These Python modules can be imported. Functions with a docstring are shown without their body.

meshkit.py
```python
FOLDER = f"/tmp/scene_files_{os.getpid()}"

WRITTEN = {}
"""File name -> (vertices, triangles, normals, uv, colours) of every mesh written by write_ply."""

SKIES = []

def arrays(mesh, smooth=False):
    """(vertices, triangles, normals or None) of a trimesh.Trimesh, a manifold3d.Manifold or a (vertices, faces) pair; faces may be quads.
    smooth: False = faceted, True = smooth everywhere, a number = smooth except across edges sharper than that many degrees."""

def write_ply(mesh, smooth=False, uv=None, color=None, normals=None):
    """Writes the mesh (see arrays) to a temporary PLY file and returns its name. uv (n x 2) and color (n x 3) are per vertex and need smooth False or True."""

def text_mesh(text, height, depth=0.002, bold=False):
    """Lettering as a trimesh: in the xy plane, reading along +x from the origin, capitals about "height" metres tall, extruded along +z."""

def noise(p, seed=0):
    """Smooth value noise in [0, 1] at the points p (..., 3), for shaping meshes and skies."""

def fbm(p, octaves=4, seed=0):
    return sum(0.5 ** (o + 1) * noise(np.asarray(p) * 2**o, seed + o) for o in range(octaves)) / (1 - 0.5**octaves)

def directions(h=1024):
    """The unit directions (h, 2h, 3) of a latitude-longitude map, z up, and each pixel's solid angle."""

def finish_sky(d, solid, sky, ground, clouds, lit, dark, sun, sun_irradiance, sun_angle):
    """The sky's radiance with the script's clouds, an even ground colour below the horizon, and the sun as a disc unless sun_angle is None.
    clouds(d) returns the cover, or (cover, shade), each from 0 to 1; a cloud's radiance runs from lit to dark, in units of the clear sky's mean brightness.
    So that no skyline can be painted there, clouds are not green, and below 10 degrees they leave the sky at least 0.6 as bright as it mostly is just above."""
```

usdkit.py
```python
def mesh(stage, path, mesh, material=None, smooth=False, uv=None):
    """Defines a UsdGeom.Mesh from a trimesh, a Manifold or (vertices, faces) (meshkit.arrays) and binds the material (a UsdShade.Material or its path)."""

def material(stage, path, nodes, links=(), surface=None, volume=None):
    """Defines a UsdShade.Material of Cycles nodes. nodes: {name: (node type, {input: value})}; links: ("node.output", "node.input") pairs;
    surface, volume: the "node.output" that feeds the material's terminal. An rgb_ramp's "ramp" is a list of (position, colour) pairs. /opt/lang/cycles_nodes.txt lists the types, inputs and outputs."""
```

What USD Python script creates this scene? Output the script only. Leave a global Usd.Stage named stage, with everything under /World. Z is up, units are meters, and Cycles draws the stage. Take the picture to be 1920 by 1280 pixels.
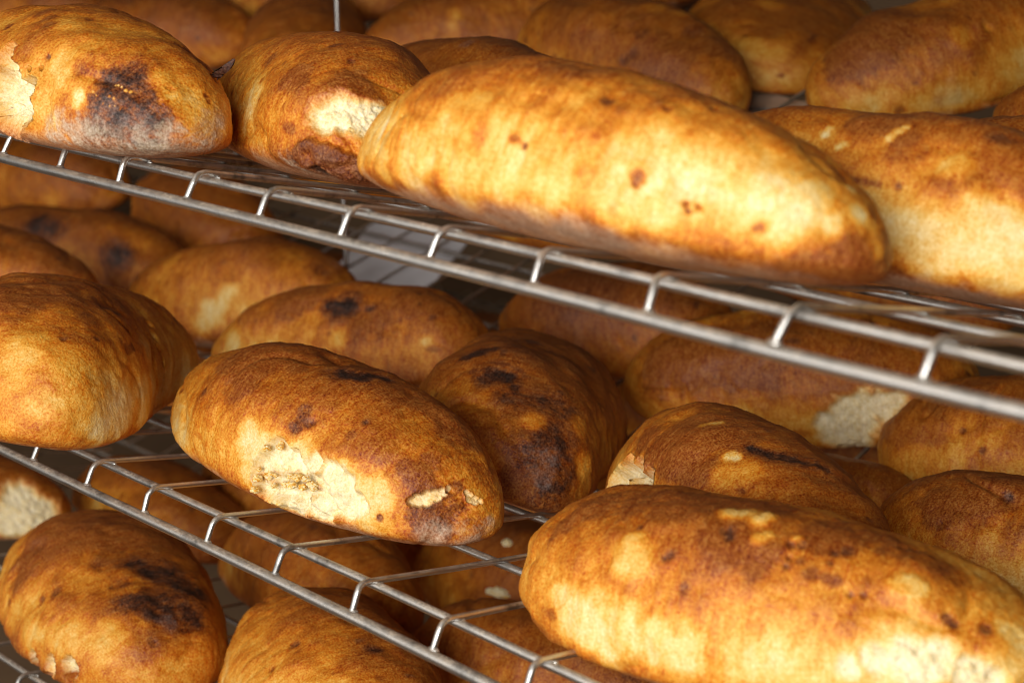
import math, numpy as np, trimesh, usdkit
from meshkit import noise, fbm
from pxr import Usd, UsdGeom, UsdShade, UsdLux, Gf, Sdf, Vt

stage = Usd.Stage.CreateInMemory()
UsdGeom.SetStageUpAxis(stage, UsdGeom.Tokens.z)
UsdGeom.SetStageMetersPerUnit(stage, 1.0)
stage.SetDefaultPrim(UsdGeom.Xform.Define(stage, '/World').GetPrim())
UsdGeom.Scope.Define(stage, '/World/Looks')


def rot(axis, a):
    c, s = math.cos(a), math.sin(a)
    return np.array({'x': [[1, 0, 0], [0, c, -s], [0, s, c]], 'y': [[c, 0, s], [0, 1, 0], [-s, 0, c]], 'z': [[c, -s, 0], [s, c, 0], [0, 0, 1]]}[axis])


def gfm(R, T):
    return Gf.Matrix4d(*[float(x) for x in np.vstack([np.hstack([np.asarray(R).T, [[0], [0], [0]]]), [[*T, 1]]]).ravel()])


# ------------------------------------------------------------------ camera
CAM_R = np.array([(0.742784, 0.650200, 0.159726), (0.208327, 0.002275, -0.978057), (-0.636295, 0.759760, -0.133765)])          # rows: right, down, forward, in the frame of the sloping shelves
TILT = 0.240890                       # the shelves slope down towards the middle of the rack
SHELF = rot('x', -TILT)
CAM_P = SHELF @ np.array([0.703228, -0.450981, 0.058200])
cam = UsdGeom.Camera.Define(stage, '/World/camera')
Rw = SHELF @ np.stack([CAM_R[0], -CAM_R[1], -CAM_R[2]], 1)
cam.AddTransformOp().Set(gfm(Rw, CAM_P))
cam.CreateHorizontalApertureAttr(36.0)
cam.CreateVerticalApertureAttr(24.0)
cam.CreateFocalLengthAttr(36.0 * 2853.2 / 1920)
cam.CreateClippingRangeAttr(Gf.Vec2f(0.01, 50))
cam.CreateFStopAttr(8.0)
cam.CreateFocusDistanceAttr(0.81)
cam.CreateExposureAttr(0.38)


# ------------------------------------------------------------------ light: a big bright window side, a softer fill, from in front of the rack
def rect_light(name, pos, target, w, h, inten, col):
    l = UsdLux.RectLight.Define(stage, '/World/' + name)
    z = np.asarray(pos, float) - np.asarray(target, float); z /= np.linalg.norm(z)
    x = np.cross([0, 0, 1.0], z); x /= np.linalg.norm(x); y = np.cross(z, x)
    l.AddTransformOp().Set(gfm(np.stack([x, y, z], 1), pos))
    l.CreateWidthAttr(w); l.CreateHeightAttr(h); l.CreateIntensityAttr(inten); l.CreateColorAttr(Gf.Vec3f(*col))
    return l


rect_light('window_light', (0.80, -1.05, 0.34), (0.2, 0.15, -0.05), 0.6, 0.5, 18.5, (1.0, 0.97, 0.92))
rect_light('room_light', (-0.5, -2.1, 0.5), (0.1, 0.3, -0.1), 3.0, 1.8, 1.6, (1.0, 0.95, 0.9))
rect_light('ceiling_lamp', (-0.3, -0.9, 1.5), (0.1, 0.2, 0.0), 1.2, 0.8, 1.2, (1.0, 0.95, 0.88))




# ------------------------------------------------------------------ helpers
used = {}


def numbered(path):
    n = used.get(path, 0); used[path] = n + 1
    return path if n == 0 else '%s_%03d' % (path, n)


def tag(p, label=None, cat=None, group=None, kind=None):
    p = p.GetPrim() if hasattr(p, 'GetPrim') else p
    for k, v in (('label', label), ('category', cat), ('group', group), ('kind', kind)):
        if v: p.SetCustomDataByKey(k, v)
    return p


def xf(name, R=np.eye(3), T=(0, 0, 0)):
    x = UsdGeom.Xform.Define(stage, numbered('/World/' + name))
    x.AddTransformOp().Set(gfm(R, T))
    return x


def part(parent, name, mesh, m, smooth=True):
    return usdkit.mesh(stage, numbered(str(parent.GetPath()) + '/' + name), mesh, m, smooth=smooth)


def tube(pts, r, sides=10, cap=True):
    p = np.asarray(pts, float); t = np.gradient(p, axis=0); t /= np.linalg.norm(t, axis=1, keepdims=True)
    ref = np.array([1.0, 0, 0]) if abs(t[:, 0]).max() < 0.9 else np.array([0, 0, 1.0])
    a = np.cross(t, ref); a /= np.linalg.norm(a, axis=1, keepdims=True); b = np.cross(t, a)
    an = np.arange(sides) * 2 * np.pi / sides
    v = (p[:, None] + r * (np.cos(an)[None, :, None] * a[:, None] + np.sin(an)[None, :, None] * b[:, None])).reshape(-1, 3)
    f = []
    for i in range(len(p) - 1):
        for j in range(sides):
            q = [i * sides + j, i * sides + (j + 1) % sides, (i + 1) * sides + (j + 1) % sides, (i + 1) * sides + j]
            f += [[q[0], q[1], q[2]], [q[0], q[2], q[3]]]
    if cap:
        n = len(v); v = np.vstack([v, p[0], p[-1]]); e = (len(p) - 1) * sides
        for j in range(sides):
            f += [[n, (j + 1) % sides, j], [n + 1, e + j, e + (j + 1) % sides]]
    m = trimesh.Trimesh(v, f, process=False); m.fix_normals()
    return m


def sstep(a, b, x):
    t = np.clip((x - a) / (b - a), 0, 1)
    return t * t * (3 - 2 * t)


# ------------------------------------------------------------------ materials
def crust_material(name, bumpk=1.0):
    nodes = {
        'at': ('attribute', {'attribute': 'crust'}),
        'mt': ('attribute', {'attribute': 'matte'}),
        'tc': ('texture_coordinate', {}),
        'n1': ('noise_texture', {'scale': 850.0, 'detail': 3.0, 'roughness': 0.6}),
        'n2': ('noise_texture', {'scale': 210.0, 'detail': 3.0, 'roughness': 0.6}),
        'mp': ('mapping', {'scale': (3.2, 0.8, 0.8)}),
        'n3': ('noise_texture', {'scale': 130.0, 'detail': 4.0, 'roughness': 0.6, 'distortion': 0.6}),
        'r1': ('map_range', {'from_min': 0.3, 'from_max': 0.7, 'to_min': 0.64, 'to_max': 1.32}),
        'r3': ('map_range', {'from_min': 0.3, 'from_max': 0.7, 'to_min': 0.8, 'to_max': 1.18}),
        'mm': ('math', {'math_type': 'multiply'}),
        'gm': ('gamma', {}),
        'iv': ('math', {'math_type': 'divide', 'value1': 1.0}),
        'rr': ('map_range', {'from_min': 0.0, 'from_max': 1.0, 'to_min': 0.26, 'to_max': 0.95}),
        'rn': ('math', {'math_type': 'multiply_add', 'value2': 0.22}),
        'sp': ('map_range', {'from_min': 0.0, 'from_max': 1.0, 'to_min': 0.42, 'to_max': 0.05}),
        'a1': ('math', {'math_type': 'multiply_add', 'value2': 0.6}),
        'a2': ('math', {'math_type': 'multiply', 'value2': 0.55}),
        'bp': ('bump', {'strength': 0.7 * bumpk, 'distance': 0.0011}),
        'p': ('principled_bsdf', {'subsurface_weight': 0.03, 'subsurface_scale': 0.002, 'subsurface_radius': (1.0, 0.5, 0.2)}),
    }
    links = [('tc.object', 'n1.vector'), ('tc.object', 'n2.vector'), ('tc.object', 'mp.vector'), ('mp.vector', 'n3.vector'),
             ('n1.fac', 'r1.value'), ('n3.fac', 'r3.value'), ('r1.result', 'mm.value1'), ('r3.result', 'mm.value2'),
             ('mm.value', 'iv.value2'), ('at.color', 'gm.color'), ('iv.value', 'gm.gamma'),
             ('mt.fac', 'rr.value'), ('mt.fac', 'sp.value'), ('n2.fac', 'rn.value1'), ('rr.result', 'rn.value3'),
             ('n2.fac', 'a2.value1'), ('n1.fac', 'a1.value1'), ('a2.value', 'a1.value3'), ('a1.value', 'bp.height'),
             ('gm.color', 'p.base_color'), ('rn.value', 'p.roughness'), ('sp.result', 'p.specular_ior_level'), ('bp.normal', 'p.normal')]
    return usdkit.material(stage, '/World/Looks/' + name, nodes, links, surface='p.BSDF')


def metal_material(name, base, dust, rough):
    nodes = {
        'g': ('geometry', {}), 'sx': ('separate_xyz', {}),
        'tc': ('texture_coordinate', {}),
        'n': ('noise_texture', {'scale': 90.0, 'detail': 5.0, 'roughness': 0.7}),
        'nf': ('noise_texture', {'scale': 900.0, 'detail': 3.0, 'roughness': 0.7}),
        'nu': ('map_range', {'from_min': 0.15, 'from_max': 0.85, 'to_min': 0.0, 'to_max': 0.9, 'clamp': True}),
        'nn': ('map_range', {'from_min': 0.38, 'from_max': 0.62, 'to_min': 0.25, 'to_max': 1.0, 'clamp': True}),
        'nk': ('map_range', {'from_min': 0.4, 'from_max': 0.6, 'to_min': 0.3, 'to_max': 1.0, 'clamp': True}),
        'm1': ('math', {'math_type': 'multiply'}), 'm2': ('math', {'math_type': 'multiply'}), 'm3': ('math', {'math_type': 'multiply', 'value2': dust}),
        'nd': ('noise_texture', {'scale': 45.0, 'detail': 4.0, 'roughness': 0.6}),
        'cr': ('rgb_ramp', {'ramp': [(0.30, tuple(0.28 * b for b in base)), (0.42, tuple(0.8 * b for b in base)), (0.7, base)]}),
        'rg': ('map_range', {'from_min': 0.3, 'from_max': 0.7, 'to_min': rough + 0.12, 'to_max': rough - 0.06}),
        'bp': ('bump', {'strength': 0.35, 'distance': 0.0004}),
        'met': ('principled_bsdf', {'metallic': 1.0}),
        'dst': ('principled_bsdf', {'base_color': (0.47, 0.38, 0.29), 'roughness': 0.9, 'specular_ior_level': 0.1}),
        'mx': ('mix_closure', {}),
    }
    links = [('g.normal', 'sx.vector'), ('sx.z', 'nu.value'), ('g.position', 'n.vector'), ('g.position', 'nf.vector'), ('g.position', 'nd.vector'),
             ('n.fac', 'nn.value'), ('nf.fac', 'nk.value'), ('nu.result', 'm1.value1'), ('nn.result', 'm1.value2'), ('m1.value', 'm2.value1'), ('nk.result', 'm2.value2'),
             ('m2.value', 'm3.value1'), ('m3.value', 'mx.fac'), ('nd.fac', 'cr.fac'), ('cr.color', 'met.base_color'), ('nd.fac', 'rg.value'), ('rg.result', 'met.roughness'),
             ('nf.fac', 'bp.height'), ('bp.normal', 'met.normal'), ('bp.normal', 'dst.normal'), ('met.BSDF', 'mx.closure1'), ('dst.BSDF', 'mx.closure2')]
    return usdkit.material(stage, '/World/Looks/' + name, nodes, links, surface='mx.closure')


def plain(name, col, rough=0.8, scale=30.0, var=0.25):
    nodes = {'tc': ('geometry', {}), 'n': ('noise_texture', {'scale': scale, 'detail': 5.0}),
             'cr': ('rgb_ramp', {'ramp': [(0.3, tuple(c * (1 - var) for c in col)), (0.7, col)]}),
             'bp': ('bump', {'strength': 0.3, 'distance': 0.001}), 'p': ('principled_bsdf', {'roughness': rough})}
    return usdkit.material(stage, '/World/Looks/' + name, nodes, [('tc.position', 'n.vector'), ('n.fac', 'cr.fac'), ('cr.color', 'p.base_color'), ('n.fac', 'bp.height'), ('bp.normal', 'p.normal')], surface='p.BSDF')


CRUST = crust_material('bread_crust')
STEEL = metal_material('dusty_steel', (0.50, 0.485, 0.46), 0.95, 0.36)
BRIGHT = metal_material('bright_wire', (0.60, 0.59, 0.57), 0.85, 0.34)
PAPER = plain('white_paper', (0.86, 0.86, 0.89), 0.85, 25.0, 0.08)
PARCH = plain('baking_parchment', (0.62, 0.42, 0.28), 0.7, 25.0, 0.2)
WALL = plain('plaster_wall', (0.26, 0.16, 0.085), 0.9, 4.0, 0.2)
FLOORM = plain('concrete_floor', (0.24, 0.14, 0.07), 0.8, 6.0, 0.3)

# ------------------------------------------------------------------ the room behind
def boxm(x0, x1, y0, y1, z0, z1):
    m = trimesh.creation.box((x1 - x0, y1 - y0, z1 - z0)); m.apply_translation(((x0 + x1) / 2, (y0 + y1) / 2, (z0 + z1) / 2)); return m


tag(usdkit.mesh(stage, '/World/floor', boxm(-4, 4, -3, 2.2, -0.95, -0.85), FLOORM), kind='structure')
tag(usdkit.mesh(stage, '/World/wall', boxm(-4, 4, 2.2, 2.3, -0.85, 2.2), WALL), kind='structure')

# ------------------------------------------------------------------ the wire shelves
S, DROP, PITCH, DY, VALLEY = 0.055, 0.01586, 0.17610, 0.04326, 0.42
RODS = (0.0165, 0.1096, 0.2058, 0.302, 0.397)
RW, RR, RF = 0.0016, 0.0022, 0.0028
X0, X1 = -1.06, 0.62


def shelf_frame(k, mirrored=False):
    """Rotation and origin, in the world, of shelf k (0 is the top one): x along its front edge, y into the rack, z off the shelf."""
    o = SHELF @ np.array([0, DY * k, -PITCH * k])
    if not mirrored: return SHELF, o
    R = rot('x', TILT)
    return R, SHELF @ np.array([0, VALLEY + DY * k, DROP + 0.0017 - PITCH * k])


def smooth_path(pts, r, n=6):
    out = [np.array(pts[0], float)]
    for a, b, c in zip(pts[:-2], pts[1:-1], pts[2:]):
        a, b, c = map(lambda q: np.array(q, float), (a, b, c))
        u, w = (a - b) / np.linalg.norm(a - b), (c - b) / np.linalg.norm(c - b)
        for t in np.linspace(0, 1, n):
            p0, p2 = b + u * r, b + w * r
            out.append((1 - t) ** 2 * p0 + 2 * t * (1 - t) * b + t * t * p2)
    return out + [np.array(pts[-1], float)]


def wobble(x0, x1, y, z, r, seed, n=40):
    x = np.linspace(x0, x1, n); q = np.stack([x * 9, 0 * x + seed, 0 * x], 1)
    return tube(np.stack([x, y + 0.0012 * (noise(q, seed) - .5), z + 0.0012 * (noise(q, seed + 7) - .5)], 1), r, 12)


SH_LABEL = ['top wire shelf with the long golden loaf on its front edge', 'middle wire shelf whose front wires cross the picture below the torn loaf', 'bottom wire shelf carrying loaves at the lower left corner',
            'far half of the top wire shelf rising behind the front loaves', 'far half of the middle wire shelf with white paper on it', 'far half of the bottom wire shelf in the dark']
n_sh = 0
for mirrored in (False, True):
    for k in range(3):
        R, o = shelf_frame(k, mirrored)
        sh = xf('wire_shelf', R, o)
        tag(sh, SH_LABEL[n_sh], 'shelf', 'wire shelves of the bread rack'); n_sh += 1
        rng = np.random.default_rng(50 + n_sh)
        if not mirrored:
            part(sh, 'front_rail', wobble(X0, X1, 0, 0, RF, n_sh), STEEL)
            for y in RODS: part(sh, 'support_rod', wobble(X0, X1, y, DROP - RW - RR + 0.0003, RR, n_sh * 10 + int(y * 100)), STEEL)
        else:
            part(sh, 'end_rail', wobble(X0, X1, 0.44, -0.017, RF, n_sh), STEEL)
            for y in (0.012, 0.11, 0.206, 0.302, 0.42): part(sh, 'support_rod', wobble(X0, X1, y, -0.0015 - RW - RR + 0.0003, RR, n_sh * 10 + int(y * 100)), STEEL)
        off = -0.0025 * k
        for i in range(-19, 12):
            x = i * S + off; j = rng.normal(0, 0.0007, 4)
            if not mirrored:
                path = smooth_path([(x + j[0], 0.0006, 0.001), (x + j[1], 0.0038 + j[2], DROP), (x + j[3], 0.408, DROP)], 0.0062)
            else:
                path = smooth_path([(x + j[0], 0.008, -0.0015), (x + j[1], 0.436, -0.0015), (x + j[1], 0.4395, -0.016)], 0.006)
            path = np.array(path); lg = np.linspace(0, 1, 14)[:, None]
            path = np.vstack([path[:-1], path[-2] + (path[-1] - path[-2]) * lg[1:]]) if not mirrored else path
            path[3:, 0] += .0016 * (noise(np.stack([path[3:, 1] * 14, 0 * path[3:, 1] + i, 0 * path[3:, 1]], 1), n_sh) - .5)
            w = tube(path, RW, 10)
            if not mirrored:
                bead = trimesh.creation.icosphere(2, 0.0026); bead.apply_scale((1.2, .8, .8)); bead.apply_translation((x + j[0], 0.0012, 0.0022))
                bead2 = trimesh.creation.icosphere(2, 0.0014); bead2.apply_scale((1.5, 1, .8)); bead2.apply_translation((x + j[1], RODS[0] + .001, DROP - RW - 0.0002))
                w = trimesh.util.concatenate([w, bead, bead2])
            part(sh, 'cross_wire', w, BRIGHT)
# an upright of the rack in the valley between the two halves
up = xf('rack_upright', np.eye(3), (-0.2404, 0.4117, -0.84))
tag(up, 'thin dark metal upright rod rising behind the loaves left of the middle', 'upright rod')
part(up, 'rod', tube([(0, 0, 0), (0, 0, .5), (0, 0, 1.25)], 0.0021, 12), STEEL)
part(up, 'foot', trimesh.creation.cylinder(0.012, 0.012), STEEL, smooth=30)

# ------------------------------------------------------------------ paper on the far half
def sheet(pts, t, curl, seed):
    """A thick-edged sheet over a quad of the shelf plane, a little curled."""
    n = 24; a, b, c, d = map(np.array, pts); g = np.linspace(0, 1, n); U, V = np.meshgrid(g, g, indexing='ij')
    P = ((1 - U) * (1 - V))[..., None] * a + (U * (1 - V))[..., None] * b + (U * V)[..., None] * c + ((1 - U) * V)[..., None] * d
    z = curl * ((U - .5) ** 2 + .6 * (V - .3) ** 2) + .006 * (fbm(np.stack([U * 3, V * 3, 0 * U], -1), 3, seed) - .5)
    z = z - z.min()
    top = np.dstack([P, z + t]).reshape(-1, 3); bot = np.dstack([P, z]).reshape(-1, 3)
    i, j = np.meshgrid(np.arange(n - 1), np.arange(n - 1), indexing='ij'); q = (i * n + j).ravel()
    f = np.vstack([np.stack([q, q + n, q + n + 1], 1), np.stack([q, q + n + 1, q + 1], 1)]); N = n * n
    edge = [(k, k + 1) for k in range(n - 1)] + [(k * n + n - 1, (k + 1) * n + n - 1) for k in range(n - 1)] + [(N - 1 - k, N - 2 - k) for k in range(n - 1)] + [((n - 1 - k) * n, (n - 2 - k) * n) for k in range(n - 1)]
    s = np.array([[x, y, y + N] for x, y in edge] + [[x, y + N, x + N] for x, y in edge])
    m = trimesh.Trimesh(np.vstack([top, bot]), np.vstack([f, f[:, ::-1] + N, s]), process=False); m.fix_normals(); return m


R, o = shelf_frame(1, True)
pp = usdkit.mesh(stage, '/World/paper_sheet', sheet([(-.40, .085), (-.27, .085), (-.335, .25), (-.475, .25)], 1.2e-3, .006, 3), PAPER, smooth=30)
pp.AddTransformOp().Set(gfm(R, o + R @ np.array([0, 0, -.022])))
tag(pp, 'curled white paper sheet behind the upright rod in the gap between loaves', 'paper')
R, o = shelf_frame(0, True)
pp = usdkit.mesh(stage, '/World/baking_parchment', sheet([(-.03, .165), (.082, .165), (.064, .238), (-.03, .25)], .0008, .004, 5), PARCH, smooth=30)
pp.AddTransformOp().Set(gfm(R, o + R @ np.array([0, 0, -.0115])))
tag(pp, 'pinkish brown parchment scrap under a wire, behind the right end of the long golden loaf', 'parchment')

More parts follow.
